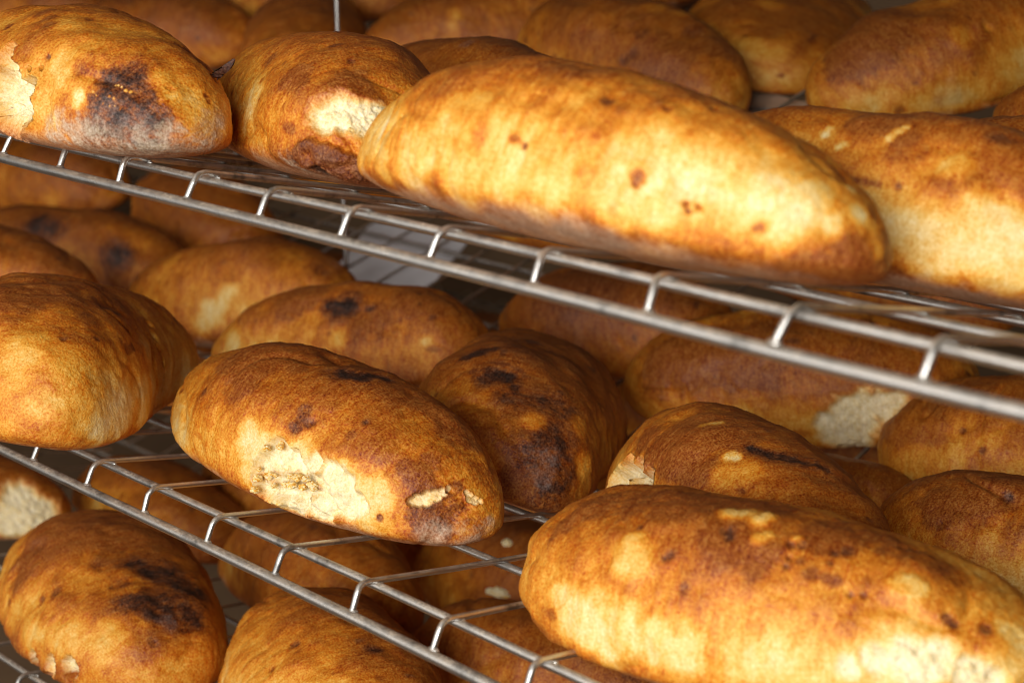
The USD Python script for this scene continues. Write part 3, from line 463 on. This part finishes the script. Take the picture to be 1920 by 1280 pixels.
EXTRA = {
  'O': (('crumb', 122, -600, 253, 15, 10, 0.13), ('crumb', 140, -613, 211, 27, 11, 0.11), ('crumb', 147, -551, 215, 26, 12, 0.25), ('crumb', 309, -637, 284, 16, 13, 0.13), ('crumb', 227, -602, 264, 16, 14, 0.1), ('crumb', 194, -584, 229, 19, 15, 0.02), ('crumb', 322, -565, 226, 23, 16, 0.03), ('crumb', 360, -544, 240, 21, 17, 0.02), ('crumb', 358, -576, 288, 21, 18, 0.06), ('crumb', 382, -582, 250, 28, 19, 0.06), ('crumb', 457, -574, 258, 22, 20, 0.2), ('crumb', 389, -559, 288, 29, 21, 0.08), ('crumb', 489, -536, 274, 26, 22, -0.02), ('crumb', 503, -541, 259, 17, 23, -0.03), ('crumb', 477, -576, 308, 22, 24, -0.03), ('crumb', 262, -598, 212, 15, 25, 0.14), ('crumb', 163, -642, 155, 24, 26, 0.12), ('crumb', 278, -617, 211, 15, 27, 0.06), ('crumb', 169, -598, 385, 21, 28, 0.1), ('crumb', 191, -521, 411, 16, 29, 0.16), ('crumb', 225, -558, 404, 20, 30, 0.17)),
  'A': (),
}
FLAKE, FLAKE_N, FLAKE_T = np.array([-0.0966, -0.0294, 0.0463]), np.array([-0.572, -0.6964, 0.4335]), np.array([-0.0, 0.5284, 0.849])
FRONT = ('A', 'B', 'C', 'O', 'R')
SECOND = ('D', 'N', 'P', 'Q', 'S', 'T', 'U', 'AA', 'BB', 'X')

RAMP_T = np.array([-0.2, 0.0, 0.2, 0.4, 0.55, 0.7, 0.85, 1.0, 1.25, 1.5])
RAMP_C = np.array([(.80, .69, .45), (.77, .60, .29), (.74, .47, .13), (.69, .325, .040), (.61, .23, .019), (.49, .152, .010), (.35, .098, .008), (.19, .052, .010), (.085, .028, .012), (.028, .014, .010)])


def loaf_mesh(n, nt, na):
    k, mir, (_, _, _, L, W, H, _, _, _, tap, bend, q) = LOAF[n]
    seed = 17 * (list(LOAF).index(n) + 1)
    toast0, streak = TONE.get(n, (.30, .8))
    hb = .27
    u = np.sin(np.linspace(-1, 1, nt) * np.pi / 2); r = np.maximum(1 - np.abs(u) ** q, 1e-7) ** (1 / 2.1); r[[0, -1]] = 1e-3
    a = np.arange(na) * 2 * np.pi / na; c, s = np.cos(a), np.sin(a)
    cs = np.sign(c) * np.abs(c) ** .82; sz = np.where(s > 0, np.abs(s), -np.abs(s) ** .6)
    g = 1 + tap * u
    X = np.repeat((L / 2 * u)[:, None], na, 1)
    Y = W / 2 * (r * g)[:, None] * cs + (bend * (u ** 2 - .4))[:, None]
    Z = np.where(sz > 0, H * (1 - hb) * (r * g)[:, None] * sz, H * hb * (r ** .7)[:, None] * sz) + H * hb
    G = np.stack([X, Y, Z], -1)
    du = np.gradient(G, axis=0); da = np.roll(G, -1, 1) - np.roll(G, 1, 1)
    N = np.cross(da, du); N /= np.linalg.norm(N, axis=-1, keepdims=True) + 1e-12
    N[0] = (-1, 0, 0); N[-1] = (1, 0, 0)
    if (N * (G - [0, 0, H * hb])).sum() < 0: N[1:-1] = -N[1:-1]
    P, N = G.reshape(-1, 3), N.reshape(-1, 3)
    A = np.tile(a, nt); U = np.repeat(u, na)
    hgt = np.clip(P[:, 2] / H, 0, 1); up = N[:, 2]
    off = np.array([seed * 1.37, seed * .71, seed * 2.13])
    ca, sa = np.cos(A), np.sin(A)
    big = fbm(P * 14 + off, 2, seed) - .5
    mid = fbm(P * 38 + off, 3, seed + 1) - .5
    fine = fbm(P * 150 + off, 4, seed + 2) - .5
    grit = fbm(P * 600 + off, 3, seed + 3) - .5
    sw = 4 * (fbm(P * 9 + off, 2, seed + 9) - .5)
    st = fbm(np.stack([P[:, 0] * 170 + sw * 3, ca * 1.5 + sw, sa * 1.5], 1) + off, 3, seed + 4) - .5
    st2 = fbm(np.stack([P[:, 0] * 420 + sw * 6, ca * 3, sa * 3], 1) + off, 3, seed + 5) - .5
    side = 1 - sstep(.25, .85, up)
    # --- shape: dents and swellings, stretch wrinkles round the loaf, pores
    endf0 = (1 - N[:, 0] ** 2) ** 2
    crease = np.abs(fbm(P * 17 + off * 1.7, 2, seed + 8) - .5)
    d = .013 * big + .0058 * mid - .0020 * np.exp(-(crease / .03) ** 2) * sstep(.5, .68, noise(P * 21 + off, seed + 14)) + .0011 * fine + .0005 * grit + streak * endf0 * (.0012 * st + .0006 * st2) * (.35 + side)
    d *= sstep(-.9, -.3, up) * .75 + .25
    # --- how far baked: brown on top, paler round the waist, brown at the bottom edge
    t = np.interp(hgt, [0, .06, .14, .26, .42, .58, .78, 1], [.66, .82, .64, .32, .28, .43, .62, .80])
    endf = (1 - .9 * N[:, 0] ** 2) ** 1.5
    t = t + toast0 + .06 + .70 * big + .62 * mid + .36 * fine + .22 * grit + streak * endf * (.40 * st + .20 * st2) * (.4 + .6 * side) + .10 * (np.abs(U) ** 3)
    sp = noise(P * 95 + off, seed + 11); t += .55 * sstep(.86, .96, sp) * sstep(.1, .5, hgt)          # small dark specks
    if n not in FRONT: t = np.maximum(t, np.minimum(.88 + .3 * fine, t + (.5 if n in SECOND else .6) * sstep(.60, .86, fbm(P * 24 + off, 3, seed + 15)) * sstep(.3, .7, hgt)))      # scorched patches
    bl = noise(P * 33 + off, seed + 12); t -= .22 * sstep(.72, .9, bl)                                # paler blisters
    d += .0009 * sstep(.72, .9, bl)
    t = np.where(t > .82, .82 + .35 * (t - .82), t)
    matte = np.full(len(P), .18) + .35 * np.clip(.5 - up, 0, 1) * .6
    crumb = np.zeros(len(P)); flour = np.zeros(len(P)); ash = np.zeros(len(P))
    flour = np.maximum(flour, 0.7 * sstep(.17, .01, hgt + .25 * mid + .2 * fine) * (.55 + .9 * (fine + .5)) * .8)
    warp = 1.5 * (fbm(P * 55 + off, 5, seed + 20) - .5) + .9 * (fbm(P * 230 + off, 3, seed + 21) - .5) + .3 * grit
    for kind, sgt, blobs in sorted(FEATS.get(n, ()), key=lambda q: 2 * (q[0] in ('crumbs', 'hole', 'fold', 'seam')) + (q[0] in ('crumb', 'crumbdeep', 'crumbpale', 'dough', 'slit'))):
        F = np.full(len(P), -9.0)
        for x, y, z, rr in blobs:
            D = np.linalg.norm(P - np.array([x, y, z]) * 1e-4, axis=1) / (rr * 1.25e-4)
            F = np.maximum(F, 1 - D)
        ok = F > -2
        if kind == 'char':
            m = sstep(-.25, .5, F + .42 * warp + min(1, (blobs[0][3] / 55) ** 2) * .45 * min(streak, 1.3) * st); t = np.maximum(t, t * (1 - .6 * m) + sgt * m * (1.04 + 1.0 * fine + .7 * grit + .1 * st)); t += .22 * sgt * sstep(-1.1, .2, F + .9 * warp) * (t < .9); d += m * (.0009 * fine - .0006); matte -= .05 * m
        elif kind == 'toast':
            m = sstep(-.45, .7, F + .8 * warp); t = np.minimum(t + .85 * sgt * m * (1 + .8 * st), np.maximum(t, .92))
        elif kind in ('pale', 'gold'):
            m = sgt * sstep(-.3, .6, F + (.8 if kind == 'pale' else .5) * warp)
            t = t * (1 - m) + m * ((.02 if kind == 'pale' else .26) + .22 * fine + .25 * grit + .2 * st)
            if kind == 'gold': d += .0012 * m; matte *= 1 - .5 * m; flour *= 1 - m
        elif kind == 'flour':
            m = sgt * sstep(-.3, .4, F + .8 * warp); flour = np.maximum(flour, m * (.6 + 1.6 * st2 + 1.2 * fine + .8 * grit))
        elif kind == 'ash':
            m = sgt * sstep(-.2, .5, F + .8 * warp); ash = np.maximum(ash, m * (.6 + .9 * grit + .8 * fine))
        elif kind == 'dent':
            m = sgt * sstep(0, .8, F); d -= .003 * m; t = t * (1 - .6 * m) + .05 * m
        elif kind in ('crumb', 'crumbdeep', 'crumbpale', 'dough', 'slit'):
            Fw = F + (.5 if kind != 'dough' else .8) * warp; wd = {'crumbpale': .5, 'dough': .4}.get(kind, .16); m = sgt * sstep(-.25 * wd, wd, Fw)
            rim = np.exp(-(Fw / .09) ** 2)
            deep = {'crumb': .0050, 'crumbdeep': .013, 'crumbpale': .0026, 'dough': .0015, 'slit': .003}[kind]
            rough = {'crumb': .0055, 'crumbdeep': .010, 'crumbpale': .0045, 'dough': .006, 'slit': .003}[kind]
            hole = fbm(P * 230 + off, 4, seed + 30) - .5
            d = d * (1 - m) + m * (-deep + rough * hole + .0012 * grit) + .0009 * rim * sgt * (kind not in ('dough', 'crumbpale'))
            crumb = np.maximum(crumb, m); t = t * (1 - m) + m * ((.14 if kind == 'slit' else -.10) + .5 * hole * (kind != 'dough') + .15 * grit); flour *= 1 - m
        elif kind == 'crumbs':
            m = sgt * sstep(.0, .2, F + .6 * warp); hole = fbm(P * 330 + off, 3, seed + 31) - .5
            d += m * (.001 + .006 * hole); crumb = np.maximum(crumb, m); t = t * (1 - m) + m * (.12 + 2.2 * np.maximum(hole, -.1) + .9 * grit)
        elif kind == 'hole':
            m = sgt * sstep(.05, .5, F + .3 * warp); d -= .011 * m; t = t * (1 - .5 * m) + .45 * m
        elif kind == 'fold':
            m = sstep(-.1, .35, F + .3 * warp); d += .0045 * m * (1 + .8 * st2 + fine); t = t * (1 - m) + m * (1.05 + .5 * fine)
        elif kind == 'seam':
            m = sstep(-.1, .6, F + .15 * warp); d -= .0045 * m; t -= .35 * m
    P2 = P + N * d[:, None]
    P2[:, 2] = np.maximum(P2[:, 2], .0004 * (1 + fine))
    for e, sl in ((0, slice(0, na)), (-1, slice((nt - 1) * na, nt * na))): P2[sl] = P2[sl].mean(0)
    t = np.clip(t, -.2, 1.5)
    C = np.stack([np.interp(t, RAMP_T, RAMP_C[:, i]) for i in range(3)], 1)
    cw = crumb[:, None]; C = C * (1 - cw) + cw * (.55 * C + .45 * np.array([.74, .65, .44]) * (1 + .8 * fine + .8 * grit)[:, None])
    flour = flour * (1 - crumb); fl = np.clip(flour, 0, .8)[:, None]; C = C * (1 - fl) + fl * np.array([.50, .38, .265])
    ah = np.clip(ash, 0, .7)[:, None]; C = C * (1 - ah) + ah * np.array([.22, .15, .13])
    matte = np.clip(np.maximum(np.maximum(matte, crumb), np.clip(flour, 0, 1) * .8), 0, 1)
    f = []
    i, j = np.meshgrid(np.arange(nt - 1), np.arange(na), indexing='ij'); i, j = i.ravel(), j.ravel(); j2 = (j + 1) % na
    a0, b0, c0, d0 = i * na + j, i * na + j2, (i + 1) * na + j2, (i + 1) * na + j
    f = np.vstack([np.stack([a0, b0, c0], 1)[na * 0:], np.stack([a0, c0, d0], 1)])
    m0 = (P2[f[:, 1]] - P2[f[:, 0]]); m1 = P2[f[:, 2]] - P2[f[:, 0]]; cr = np.cross(m0, m1)
    f = f[np.linalg.norm(cr, axis=1) > 1e-14]
    fn = np.cross(P2[f[:, 1]] - P2[f[:, 0]], P2[f[:, 2]] - P2[f[:, 0]]); cen = P2[f].mean(1) - [0, 0, H * .4]
    if (fn * cen).sum() < 0: f = f[:, ::-1]
    return P2, f, np.clip(C, .005, .95), matte


def paint(mesh, C, matte):
    pv = UsdGeom.PrimvarsAPI(mesh)
    pv.CreatePrimvar('crust', Sdf.ValueTypeNames.Color3fArray, 'vertex').Set(Vt.Vec3fArray.FromNumpy(C.astype(np.float32)))
    pv.CreatePrimvar('matte', Sdf.ValueTypeNames.FloatArray, 'vertex').Set(Vt.FloatArray.FromNumpy(matte.astype(np.float32)))


def loaf_world(n):
    k, mir, (x, y, yaw, L, W, H, tx, ty, z, *_r) = LOAF[n]
    R = rot('z', yaw) @ rot('y', ty) @ rot('x', tx)
    return R, k, mir, x, y, z


def zyx(yaw, ty, tx):
    # extrinsic z, y, x: the angles of the measured loaves
    return rot('x', tx) @ rot('y', ty) @ rot('z', yaw)


def nugget(center, rad, seed, tone, flat=(1, 1, .7)):
    s = trimesh.creation.icosphere(4, 1.0); v = s.vertices
    q = 1 + 1.3 * (fbm(v * 1.6 + seed, 4, seed) - .5)
    v = v * q[:, None] * rad * np.array(flat) + np.array(center)
    h = fbm(s.vertices * 2.6 + seed * 3, 4, seed + 5) - .5
    t = np.clip(tone + 1.6 * np.maximum(h, -.15), -.2, 1.2)
    C = np.stack([np.interp(t, RAMP_T, RAMP_C[:, i]) for i in range(3)], 1)
    return v, s.faces, C, np.full(len(v), .95)


PATH, WORLD = {}, {}
for n in LOAF:
    k, mir, (x, y, yaw, L, W, H, tx, ty, z, *_r) = LOAF[n]
    nt, na = (440, 330) if n in FRONT else (300, 220) if n in SECOND else (150, 110)
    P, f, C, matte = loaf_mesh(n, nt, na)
    Rl = zyx(yaw, ty, tx)
    if mir:
        c2, s2 = math.cos(2 * TILT), math.sin(2 * TILT); yy = y - VALLEY
        Rl = rot('x', 2 * TILT) @ Rl
        T = np.array([x, VALLEY + DY * k + yy * c2, DROP + .0018 - PITCH * k + yy * s2 + z])
    else:
        T = np.array([x, y + DY * k, z + DROP + .0018 - PITCH * k])
    Rm, Tm = SHELF @ Rl, SHELF @ T
    extra = EXTRA.get(n, ())
    if extra or n == 'A':
        root = xf('bread_loaf', Rm, Tm)
        body = part(root, 'crust', (P, f), CRUST); paint(body, C, matte)
        for kind, cx, cy, cz, rad, sd, tone in extra:
            v, ff, cc, mm = nugget((cx * 1e-4, cy * 1e-4, cz * 1e-4), rad * 1e-4, sd, tone)
            paint(part(root, kind, (v, ff), CRUST), cc, mm)
        if n == 'A':
            for q in range(3):
                a = FLAKE + np.array([.003 * q, 0, -.002 * q]); dirv = FLAKE_N * (.011 - .002 * q) + np.array([.004 * (q - 1), .003, .001])
                w = np.array([.0014, .0022, 0]); ts = np.linspace(0, 1, 9)[:, None]
                curve = a + ts * dirv + (ts ** 2) * np.array([0.004, -.001, .002]) * (1 - q * .6)
                ww = w * (1 - ts ** 2 * .8)
                v = np.vstack([curve - ww, curve + ww, curve - ww + FLAKE_T * .0009, curve + ww + FLAKE_T * .0009]); m = trimesh.convex.convex_hull(v) if False else None
                nn = 9; ff = []
                for i in range(nn - 1):
                    for s0, s1 in ((0, 1), (1, 3), (3, 2), (2, 0)):
                        p0, p1 = s0 * nn + i, s1 * nn + i; ff += [[p0, p1, p1 + 1], [p0, p1 + 1, p0 + 1]]
                ff += [[0, nn, 3 * nn], [0, 3 * nn, 2 * nn]]
                tm = trimesh.Trimesh(v, ff, process=False); tm.fix_normals()
                paint(part(root, 'crust_flake', tm, CRUST), np.tile(np.array([[.06, .022, .012]]), (len(v), 1)), np.full(len(v), .3))
        prim = root
    else:
        prim = usdkit.mesh(stage, numbered('/World/bread_loaf'), (P, f), CRUST, smooth=True)
        prim.AddTransformOp().Set(gfm(Rm, Tm)); paint(prim, C, matte)
    PATH[n] = str(prim.GetPath()); WORLD[n] = (Rm, Tm, k)
    tag(prim, LABEL[n], 'bread', 'loaves of bread on the wire rack')

# ------------------------------------------------------------------ the shelf above the picture, with its own loaves
R, o = shelf_frame(-1)
for src, lab in (('wire_shelf', 'wire shelf above the top edge of the picture'), ('wire_shelf_003', 'far half of the wire shelf above the top edge of the picture')):
    base = UsdGeom.Xformable(stage.GetPrimAtPath('/World/' + src))
    up1 = UsdGeom.Xform.Define(stage, numbered('/World/wire_shelf'))
    up1.GetPrim().GetReferences().AddInternalReference('/World/' + src); up1.GetPrim().SetInstanceable(True)
    m = base.GetLocalTransformation(); m.SetTranslateOnly(m.ExtractTranslation() + Gf.Vec3d(0, 0, PITCH / math.cos(TILT)))
    UsdGeom.Xformable(up1).ClearXformOpOrder(); UsdGeom.Xformable(up1).MakeMatrixXform().Set(m)
    tag(up1, lab, 'shelf', 'wire shelves of the bread rack')
ABOVE_LABEL = ['loaf on the unseen shelf above the burnt loaf', 'loaf on the unseen shelf above the long golden loaf', 'loaf on the unseen shelf above the right edge', 'loaf on the unseen shelf above the far left', 'loaf on the unseen shelf above the black creased loaf', 'loaf on the unseen shelf above the big top right loaf', 'loaf on the unseen shelf above the upright rod']
ABOVE = [('D', -.15, .02, .1), ('B', .12, .03, -.2), ('S', .40, .0, .1), ('D', -.42, .0, -.3), ('X', -.05, -.06, .2), ('T', .3, -.02, .3), ('Y', .02, .05, 0)]
for q, (src, dx, dy, turn) in enumerate(ABOVE):
    sp = stage.GetPrimAtPath(PATH[src])
    c = UsdGeom.Xform.Define(stage, numbered('/World/bread_loaf')) if sp.IsA(UsdGeom.Xform) else UsdGeom.Mesh.Define(stage, numbered('/World/bread_loaf'))
    c.GetPrim().GetReferences().AddInternalReference(PATH[src])
    Rm, Tm, k = WORLD[src]
    c.ClearXformOpOrder()
    c.MakeMatrixXform().Set(gfm(SHELF @ rot('z', turn) @ SHELF.T @ Rm, Tm + np.array([dx, dy, (k + 1) * PITCH / math.cos(TILT) + .25 * abs(dy)])))
    tag(c, ABOVE_LABEL[q], 'bread', 'loaves of bread on the wire rack')

# ------------------------------------------------------------------ two pale crumbs of torn bread fallen on a loaf below
for q, (pos, r, lab) in enumerate([((-.0216, .3745, -.3540), .0045, 'small pale crumb in shadow beside the brown end of the torn middle loaf'), ((-.0018, .3429, -.3778), .0052, 'long pale crumb in shadow left of the large blistered loaf')]):
    v, ff, cc, mm = nugget((0, 0, 0), r, 91 + q, -.15, (1.0 + .9 * q, 1, .6))
    cm = usdkit.mesh(stage, numbered('/World/bread_crumb'), (v, ff), CRUST, smooth=True)
    paint(cm, cc, mm); cm.AddTransformOp().Set(gfm(rot('z', .4), pos))
    tag(cm, lab, 'crumb', 'fallen crumbs')
